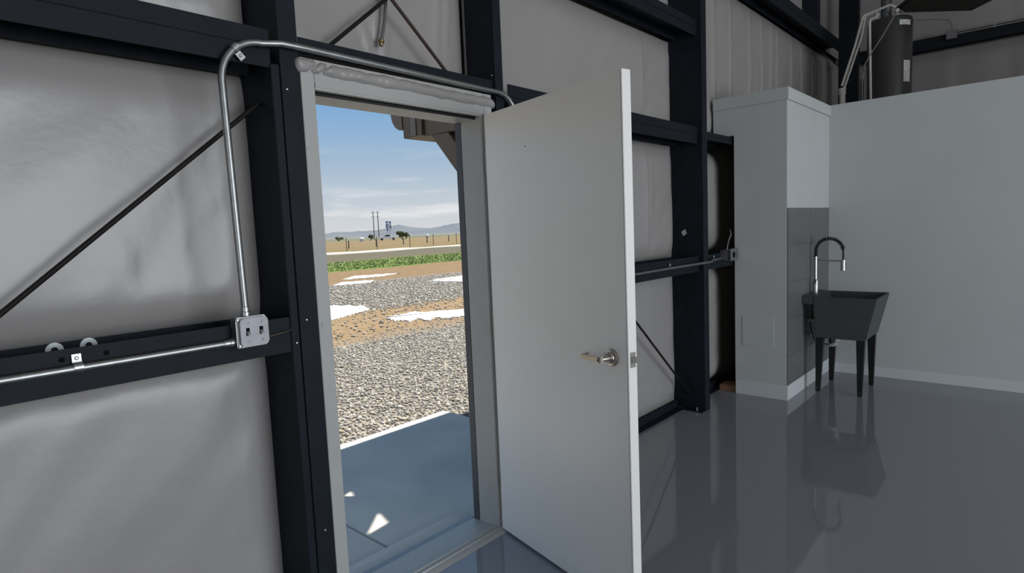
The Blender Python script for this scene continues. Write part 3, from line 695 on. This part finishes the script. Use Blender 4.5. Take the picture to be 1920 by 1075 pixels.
# end wall girt with conduit
eg = thing('end_wall_girt', (9.2, 0, 3.505), 'dark girt with thin conduit along the end wall above the loft', 'steel beam')
put('flange', B(9.20, 9.205, -3.4, 1.95, 3.505, 3.65), STEEL, eg, bevel=.001)
put('web', B(9.205, 9.33, -3.4, 1.95, 3.575, 3.581), STEEL, eg)
put('rear_flange', B(9.33, 9.335, -3.4, 1.95, 3.505, 3.65), STEEL, eg)
ec = thing('loft_conduit', (9.17, .2, 3.6), 'thin conduit with a small box on the end wall girt', 'conduit')
put('pipe', MB().tube([(9.184, .90, 3.625), (9.184, -3.3, 3.625)], .013, 10), GALV, ec)
put('box', B(9.14, 9.199, .90, 1.005, 3.575, 3.68), BOXM, ec, bevel=.003)
strap(ec, (9.184, .55, 3.625), (0, 1, 0), (-1, 0, 0), (0, 0, 1), .013, .025)
put('cable', MB().tube([(9.17, .95, 3.68), (9.17, .955, 3.75), (9.17, .99, 3.81), (9.1, 1.15, 3.84), (8.8, 1.3, 3.8)], .006, 8), mat('grey_flex', (.16, .16, .15)), ec)
up = thing('upper_post', (7.5, 2.1, 3.7), 'dark short post standing on the long girt above the loft', 'steel post')
put('web', B(7.55, 7.556, 2.02, 2.18, 3.682, ZC), STEEL, up); put('flange', B(7.55, 7.64, 2.014, 2.02, 3.682, ZC), STEEL, up)

# ================================================================== outdoors
gz = -.10
tag(put('ground', MB().add([(-1500, 2.36, gz), (3000, 2.36, gz), (4500, 4000, gz), (-2500, 4000, gz)], [(0, 1, 2, 3)]).add([(-1500, 2.36, gz-1), (3000, 2.36, gz-1), (4500, 4000, gz-1), (-2500, 4000, gz-1)], [(3, 2, 1, 0)]), GROUND, smooth=False), 'flat gravel lot running into grass and dry field', 'ground', kind='structure')
tag(put('yard_ground', MB().add([(-60, -60, gz), (60, -60, gz), (60, -7.2, gz), (-60, -7.2, gz)], [(0, 1, 2, 3)]), GROUND, smooth=False), 'flat yard behind the hall', 'ground', kind='structure')
pt = tag(empty('patio', (1.6, 3.0, gz)), 'concrete patio outside the door', 'patio', kind='structure')
put('slab', B(-.6, 1.636, 2.362, 3.885, gz-.05, -.04), CONC, pt, bevel=.004)
put('slab', B(1.644, 3.325, 2.362, 3.875, gz-.05, -.04), CONC, pt, bevel=.004)
put('sill_strip', B(1.05, 2.2, 2.24, 2.361, gz-.05, -.02), CONC, pt, bevel=.003)

PATCHES = []
def patch(pts, label, seed):
    PATCHES.append(pts)
    n = 140; v = []; k = len(pts)
    for i in range(n):
        t = i/n*k; a = int(t) % k; b = (a+1) % k; u = t-int(t)
        p = Vector(pts[a])*(1-u)+Vector(pts[b])*u
        q = noise.noise(Vector((i*.8, seed, 0)))*.14+noise.noise(Vector((i*.22, seed, 5)))*.22
        v.append((p.x+q*.8, p.y+q))
    tag(put('pale_patch', MB().prism(v, 2, gz+.002, gz+.022), PALE, smooth=False), label, 'ground patch', 'white patches on the lot')
patch([(6.2, 10.3), (7.4, 10.9), (7.75, 11.6), (7.4, 12.5), (6.0, 12.4), (5.6, 11.2)], 'broad white patch at the near rim of the far gravel bed', 1)
patch([(6.65, 8.95), (7.1, 8.5), (7.7, 8.15), (9.2, 8.1), (9.4, 8.9), (8.3, 8.95), (7.4, 9.6), (6.8, 9.5)], 'long white patch across the bare earth of the lot', 2)
patch([(13.0, 15.6), (12.9, 15.0), (13.1, 14.0), (16, 13.6), (16.5, 15.8), (14.9, 15.9)], 'white patch lying inside the far gravel bed', 3)
patch([(12.2, 19.6), (13.6, 19.3), (15.2, 20.0), (13.5, 20.8)], 'faint white streak on the brown earth before the grass', 4)
patch([(10.6, 17.6), (11.8, 17.2), (12.5, 18.0), (11.5, 18.5)], 'small white streak between gravel and brown earth', 5)

def stones():
    rng = np.random.default_rng(5)
    ph = (1+5**.5)/2
    iv = np.array([(-1, ph, 0), (1, ph, 0), (-1, -ph, 0), (1, -ph, 0), (0, -1, ph), (0, 1, ph), (0, -1, -ph), (0, 1, -ph), (ph, 0, -1), (ph, 0, 1), (-ph, 0, -1), (-ph, 0, 1)])/math.hypot(1, ph)
    fi = np.array([(0, 11, 5), (0, 5, 1), (0, 1, 7), (0, 7, 10), (0, 10, 11), (1, 5, 9), (5, 11, 4), (11, 10, 2), (10, 7, 6), (7, 1, 8), (3, 9, 4), (3, 4, 2), (3, 2, 6), (3, 6, 8), (3, 8, 9), (4, 9, 5), (2, 4, 11), (6, 2, 10), (8, 6, 7), (9, 8, 1)])
    ov = np.array([(1, 0, 0), (-1, 0, 0), (0, 1, 0), (0, -1, 0), (0, 0, 1), (0, 0, -1)], float)
    of = np.array([(0, 2, 4), (2, 1, 4), (1, 3, 4), (3, 0, 4), (2, 0, 5), (1, 2, 5), (3, 1, 5), (0, 3, 5)])
    V = []; F = []; T = []; base = 0
    for (bv, bf, n, ya, yb, s0, s1) in ((iv, fi, 34000, 2.5, 8.3, .009, .021), (ov, of, 20000, 8.2, 17.5, .016, .036)):
        y = ya+(yb-ya)*rng.random(n*2); x = .35*y-.4+(.85*y+1.4)*rng.random(n*2)
        # between the two gravel beds bare earth shows: thin the stones there
        dens = np.where(y < 7.6, 1, np.where(y < 10.6, .10, .75))
        keep = (rng.random(n*2) < dens) & ~((x < 3.345) & (y < 3.90)) & (x > .9)
        for poly in PATCHES:
            c_ = np.zeros(len(x), bool); m_ = len(poly)
            for i in range(m_):
                (xa, ya_), (xb, yb_) = poly[i], poly[(i+1) % m_]
                hit = ((ya_ > y) != (yb_ > y)) & (x < (xb-xa)*(y-ya_)/(yb_-ya_+1e-9)+xa)
                c_ ^= hit
            keep &= ~c_ | (rng.random(len(x)) < .12)
        x, y = x[keep][:n], y[keep][:n]; n = len(x)
        s = s0+(s1-s0)*rng.random(n)**1.5
        a = rng.random(n)*2*PI
        sc = np.stack([s*(.8+.6*rng.random(n)), s*(.7+.4*rng.random(n)), s*(.5+.35*rng.random(n))], 1)
        p = bv[None]*(1+.25*(rng.random((n, len(bv), 1))-.5))*sc[:, None, :]
        q = p.copy(); ca, sa = np.cos(a)[:, None], np.sin(a)[:, None]
        q[..., 0] = ca*p[..., 0]-sa*p[..., 1]; q[..., 1] = sa*p[..., 0]+ca*p[..., 1]
        q += np.stack([x, y, gz+sc[:, 2]*.55], 1)[:, None, :]
        V.append(q.reshape(-1, 3)); F.append((bf[None]+(np.arange(n)*len(bv))[:, None, None]).reshape(-1, 3)+base); base += n*len(bv)
        T.append(np.repeat(rng.random(n), len(bv)))
    V = np.concatenate(V); F = np.concatenate(F); T = np.concatenate(T)
    me = bpy.data.meshes.new('gravel'); me.vertices.add(len(V)); me.loops.add(F.size); me.polygons.add(len(F))
    me.vertices.foreach_set('co', V.astype(np.float32).ravel()); me.loops.foreach_set('vertex_index', F.astype(np.int32).ravel())
    me.polygons.foreach_set('loop_start', np.arange(0, F.size, 3, dtype=np.int32))
    at = me.attributes.new('tone', 'FLOAT', 'POINT'); at.data.foreach_set('value', T.astype(np.float32))
    me.update(calc_edges=True); me.validate(); me.materials.append(STONE)
    o = bpy.data.objects.new('gravel', me); C.objects.link(o)
    tag(o, 'loose grey and tan gravel spread over the lot', 'gravel', kind='stuff')
stones()
# grass blades of the green strip
def grass():
    rng = np.random.default_rng(11); n = 9000
    y = 24.8+9*rng.random(n); x = .45*y+.75*y*rng.random(n)
    hgt = .03+.09*rng.random(n)**2; a = rng.random(n)*PI; wd = .03+.03*rng.random(n)
    dx, dy = np.cos(a)*wd, np.sin(a)*wd
    z = np.full(n, gz-.01)
    V = np.stack([np.stack([x-dx, y-dy, z], 1), np.stack([x+dx, y+dy, z], 1), np.stack([x+dy, y+dx, z+hgt], 1)], 1).reshape(-1, 3)
    me = bpy.data.meshes.new('grass'); me.from_pydata(V.tolist(), [], np.arange(n*3).reshape(-1, 3).tolist())
    me.materials.append(mat('green_grass', (.2, .27, .07), .8, col2=(.25, .30, .11), vscale=.4)); me.update()
    o = bpy.data.objects.new('grass', me); C.objects.link(o); tag(o, 'short green grass strip beyond the lot', 'grass', kind='stuff')
grass()

# fences
POST = mat('rusty_fence_post', (.2, .16, .13), .8, var=.3)
near = [(30.2, 57.0), (36.6, 57.4), (41.2, 58.2), (46.5, 58.8), (52.6, 61.5), (58.2, 63.0), (64.5, 64.0)]
wf = thing('wire_fence', (46, 59, gz), 'nearer wire fence on tall thin posts beyond the grass', 'fence')
for x, y in near:
    put('post', MB().tube([(x, y, gz-.1), (x, y, 1.42)], .045, 6), POST, wf)
for zz in (.35, .8, 1.25):
    put('wire', MB().tube([(x, y, zz) for x, y in near], .008, 4), POST, wf)
farp = [(36.5, 66.5), (44.6, 69.4), (51.2, 72.5), (59.2, 76.5), (65.6, 78.3), (73.1, 81.2), (82, 84)]
ff = thing('wire_fence', (59, 76, gz), 'farther wire fence on short wooden posts in the dry field', 'fence')
for x, y in farp:
    put('post', MB().tube([(x, y, gz-.1), (x, y, 1.0)], .09, 6), POST, ff)
for zz in (.4, .85):
    put('wire', MB().tube([(x, y, zz) for x, y in farp], .01, 4), POST, ff)

# things along the far road
def away(px_az, dist): return Vector((math.sin(math.radians(px_az))*dist, math.cos(math.radians(px_az))*dist, 0))
def pole(az, dist, h_, label):
    p = away(az, dist); t = thing('utility_pole', (p.x, p.y, gz), label, 'utility pole', 'utility poles by the road')
    put('shaft', MB().tube([(p.x, p.y, gz-.2), (p.x, p.y, h_)], [.22, .14], 8), WOODP, t)
    r = Vector((math.cos(math.radians(az)), -math.sin(math.radians(az)), 0))
    for dz in (.4, 2.2):
        c = Vector((p.x, p.y, h_-dz))
        put('crossarm', MB().tube([c-r*.75, c+r*.75], .08, 6), WOODP, t)
pole(35.10, 240, 11.0, 'tall wooden utility pole, farther from the blue sign')
pole(35.52, 240, 11.0, 'tall wooden utility pole, nearer the blue sign')
def sign():
    p = away(36.45, 235); a = math.radians(36.45)
    r = Vector((math.cos(a), -math.sin(a), 0)); b = Vector((math.sin(a), math.cos(a), 0))
    t = thing('roadside_sign', (p.x, p.y, gz), 'blue and white roadside sign on two posts far across the field', 'sign')
    def bx(u0, u1, z0, z1, t0, t1):
        return MB().hexa([p+r*u0+b*t0+Vector((0, 0, z0)), p+r*u1+b*t0+Vector((0, 0, z0)), p+r*u1+b*t1+Vector((0, 0, z0)), p+r*u0+b*t1+Vector((0, 0, z0))],
                         [p+r*u0+b*t0+Vector((0, 0, z1)), p+r*u1+b*t0+Vector((0, 0, z1)), p+r*u1+b*t1+Vector((0, 0, z1)), p+r*u0+b*t1+Vector((0, 0, z1))])
    put('post', bx(-.5, -.3, gz, 6.9, .1, .3), SIGNW, t); put('post', bx(.3, .5, gz, 6.9, .1, .3), SIGNW, t)
    put('upper_board', bx(-1.0, -.15, 6.0, 6.9, -.1, .09), SIGNB, t); put('upper_board', bx(.15, 1.0, 5.95, 6.8, -.1, .09), SIGNB, t)
    put('main_board', bx(-1.05, 1.05, 4.0, 5.85, -.1, .09), SIGNW, t)
    put('blue_stripe', bx(-1.0, -.35, 4.05, 5.8, -.16, -.11), SIGNB, t); put('blue_stripe', bx(.45, 1.0, 4.1, 5.2, -.16, -.11), SIGNB, t)
    put('lower_board', bx(-.75, -.15, 3.1, 3.9, -.1, .09), SIGNB, t); put('lower_board', bx(.2, .8, 3.0, 3.9, -.1, .09), SIGNW, t)
sign()
def truck():
    p = away(36.3, 190); a = math.radians(36.3)
    r = Vector((math.cos(a), -math.sin(a), 0)); b = Vector((math.sin(a), math.cos(a), 0))
    t = thing('pickup_truck', (p.x, p.y, gz), 'white pickup truck on the road beyond the dry field', 'truck')
    def pr(poly, d0, d1):
        n = len(poly); v = [p+r*u+b*d0+Vector((0, 0, gz+z)) for u, z in poly]+[p+r*u+b*d1+Vector((0, 0, gz+z)) for u, z in poly]
        return MB().add(v, [tuple(range(n)), tuple(range(2*n-1, n-1, -1))]+[(i, n+i, n+(i+1) % n, (i+1) % n) for i in range(n)])
    put('body', pr([(-2.8, .5), (2.8, .5), (2.8, 1.15), (.9, 1.2), (.9, 1.15), (-1.2, 1.2), (-2.7, 1.05)], -.95, .95), WHITEP, t)
    put('cab', pr([(-1.3, 1.2), (1.0, 1.2), (.8, 1.85), (-.6, 1.85)], -.85, .85), WHITEP, t)
    put('side_window', pr([(-.95, 1.25), (.8, 1.25), (.68, 1.72), (-.5, 1.72)], -.88, -.86), GLASSD, t)
    for u in (-1.75, 1.75):
        put('wheel', MB().lathe(p+r*u-b*.96+Vector((0, 0, gz+.4)), b, [(.39, 0), (.39, .25), (.2, .26)], 14), RUBBER, t)
truck()
tag(put('white_drum', MB().lathe((away(33.95, 190).x, away(33.95, 190).y, gz), (0, 0, 1), [(.6, 0), (.75, .3), (.75, .9), (.4, 1.2), (0, 1.3)], 12), SIGNW), 'white rounded tank at the end of the road verge', 'tank')
tag(put('white_drum', MB().lathe((away(40.0, 230).x, away(40.0, 230).y, gz), (0, 0, 1), [(.5, 0), (.6, .3), (.6, 1.0), (.3, 1.4), (0, 1.5)], 12), SIGNW), 'small white tank standing alone past both fences', 'tank')
def tree(az, dist, hgt, wid, label, seed):
    p = away(az, dist); t = thing('roadside_tree', (p.x, p.y, gz), label, 'tree', 'trees by the road')
    put('trunk', MB().tube([(p.x, p.y, gz-.1), (p.x, p.y, hgt*.6)], [.2, .1], 6), WOODP, t)
    rng = random.Random(seed); m = MB()
    bm = bmesh.new(); bmesh.ops.create_icosphere(bm, subdivisions=2, radius=1)
    vs0 = [v.co.copy() for v in bm.verts]; fs = [tuple(x.index for x in f.verts) for f in bm.faces]; bm.free()
    for i in range(9):
        c = Vector((p.x+rng.uniform(-.5, .5)*wid, p.y+rng.uniform(-.5, .5)*wid, hgt*rng.uniform(.35, .8)))
        s_ = rng.uniform(.22, .34)*wid
        m.add([c+Vector((q.x, q.y, q.z*.8))*s_*(1+.5*noise.noise(q*2.3+Vector((i, seed, 0)))) for q in vs0], fs)
    put('crown', m, LEAF, t, smooth=False)
tree(37.65, 200, 2.9, 2.6, 'small olive tree beside the white pickup truck', 1)
tree(38.0, 205, 2.2, 2.2, 'low bush next to the olive tree by the pickup', 2)
tree(34.75, 215, 2.2, 1.6, 'narrow dark bush at the foot of the utility poles', 3)
tree(31.9, 260, 1.6, 2.4, 'low dark bush far at the end of the dry field', 4)
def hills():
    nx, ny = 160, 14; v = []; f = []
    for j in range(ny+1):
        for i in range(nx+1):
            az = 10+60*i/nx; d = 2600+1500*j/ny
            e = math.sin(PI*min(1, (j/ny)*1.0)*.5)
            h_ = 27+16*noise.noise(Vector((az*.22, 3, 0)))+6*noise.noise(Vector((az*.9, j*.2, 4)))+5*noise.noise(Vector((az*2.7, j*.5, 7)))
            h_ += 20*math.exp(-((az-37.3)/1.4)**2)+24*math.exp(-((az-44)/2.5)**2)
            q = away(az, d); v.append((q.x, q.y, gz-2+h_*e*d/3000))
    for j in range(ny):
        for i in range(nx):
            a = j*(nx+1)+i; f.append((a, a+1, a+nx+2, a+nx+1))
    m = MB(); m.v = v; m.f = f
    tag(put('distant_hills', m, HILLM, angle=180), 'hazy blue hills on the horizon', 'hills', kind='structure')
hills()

# ---- canopy on the wall to the right of the doorway: sheet, beam, gutter, knee braces
aw = thing('wall_canopy', (4.5, 2.36, .8), 'brown timber canopy with knee brace and gutter outside the doorway', 'canopy')
TG = mat('tan_gutter', (.2, .155, .115), .5, var=.05)
AX0, AX1 = 2.86, 6.2
def roof_sheet():
    bm = bmesh.new(); loops = []
    sh = 2.65*.515/.857
    def zr(y): return 2.62-.07*(y-2.362)
    out = [(AX0, 2.362), (AX1, 2.362), (AX1, 3.79), (AX0, 3.79)]
    h1 = [(1.828+sh, 2.738), (1.797+sh, 2.598), (1.646+sh, 2.575)]  # gaps added to the unseen roof so sun patches land on the patio
    h2 = [(1.875+sh, 3.11), (1.84+sh, 3.0), (1.758+sh, 2.94), (1.70+sh, 3.03)]
    for lp_ in (out, h1, h2):
        vv = [bm.verts.new((x, y, zr(y))) for x, y in lp_]
        loops += [bm.edges.new((vv[i], vv[(i+1) % len(vv)])) for i in range(len(vv))]
    bmesh.ops.triangle_fill(bm, use_beauty=True, use_dissolve=False, edges=loops)
    ex = bmesh.ops.extrude_face_region(bm, geom=bm.faces[:])
    bmesh.ops.translate(bm, vec=(0, 0, .012), verts=[e for e in ex['geom'] if isinstance(e, bmesh.types.BMVert)])
    bm.verts.index_update()
    m = MB(); m.v = [tuple(v.co) for v in bm.verts]; m.f = [tuple(v.index for v in f.verts) for f in bm.faces]; bm.free()
    put('roof_sheet', m, TANWD, aw, smooth=False)
roof_sheet()
put('front_beam', B(AX0+.005, AX1, 3.41, 3.627, 2.215, 2.45), TANWD, aw, bevel=.004)
prof = [(3.629, 2.28), (3.675, 2.285), (3.715, 2.31), (3.745, 2.35), (3.763, 2.41), (3.775, 2.50)]
inn = [(y-.008 if y > 3.64 else y, z+.008) for y, z in prof][::-1]
gu = put('gutter', MB().prism(prof+inn, 0, AX0+.003, AX1), TG, aw)
put('end_cap', MB().prism(prof+[(3.629, 2.50)], 0, AX0, AX0+.0025), TG, gu)
put('gutter_strap', B(AX0-.003, AX0+.0045, 3.47, 3.53, 2.22, 2.44), mat('tan_strap', (.22, .19, .16), .5, var=.05), aw)
for x0 in (AX0+.03, 5.9):
    put('bracket_arm', B(x0, x0+.12, 2.362, 3.409, 2.205, 2.40), TANWD, aw, bevel=.004)
    put('knee_brace', MB().prism([(3.34, 2.203), (3.16, 2.203), (2.45, 1.40), (2.45, 1.197)], 0, x0, x0+.12), TANWD, aw, bevel=.003)
    put('wall_post', B(x0, x0+.12, 2.362, 2.449, .9, 2.203), TANWD, aw, bevel=.003)
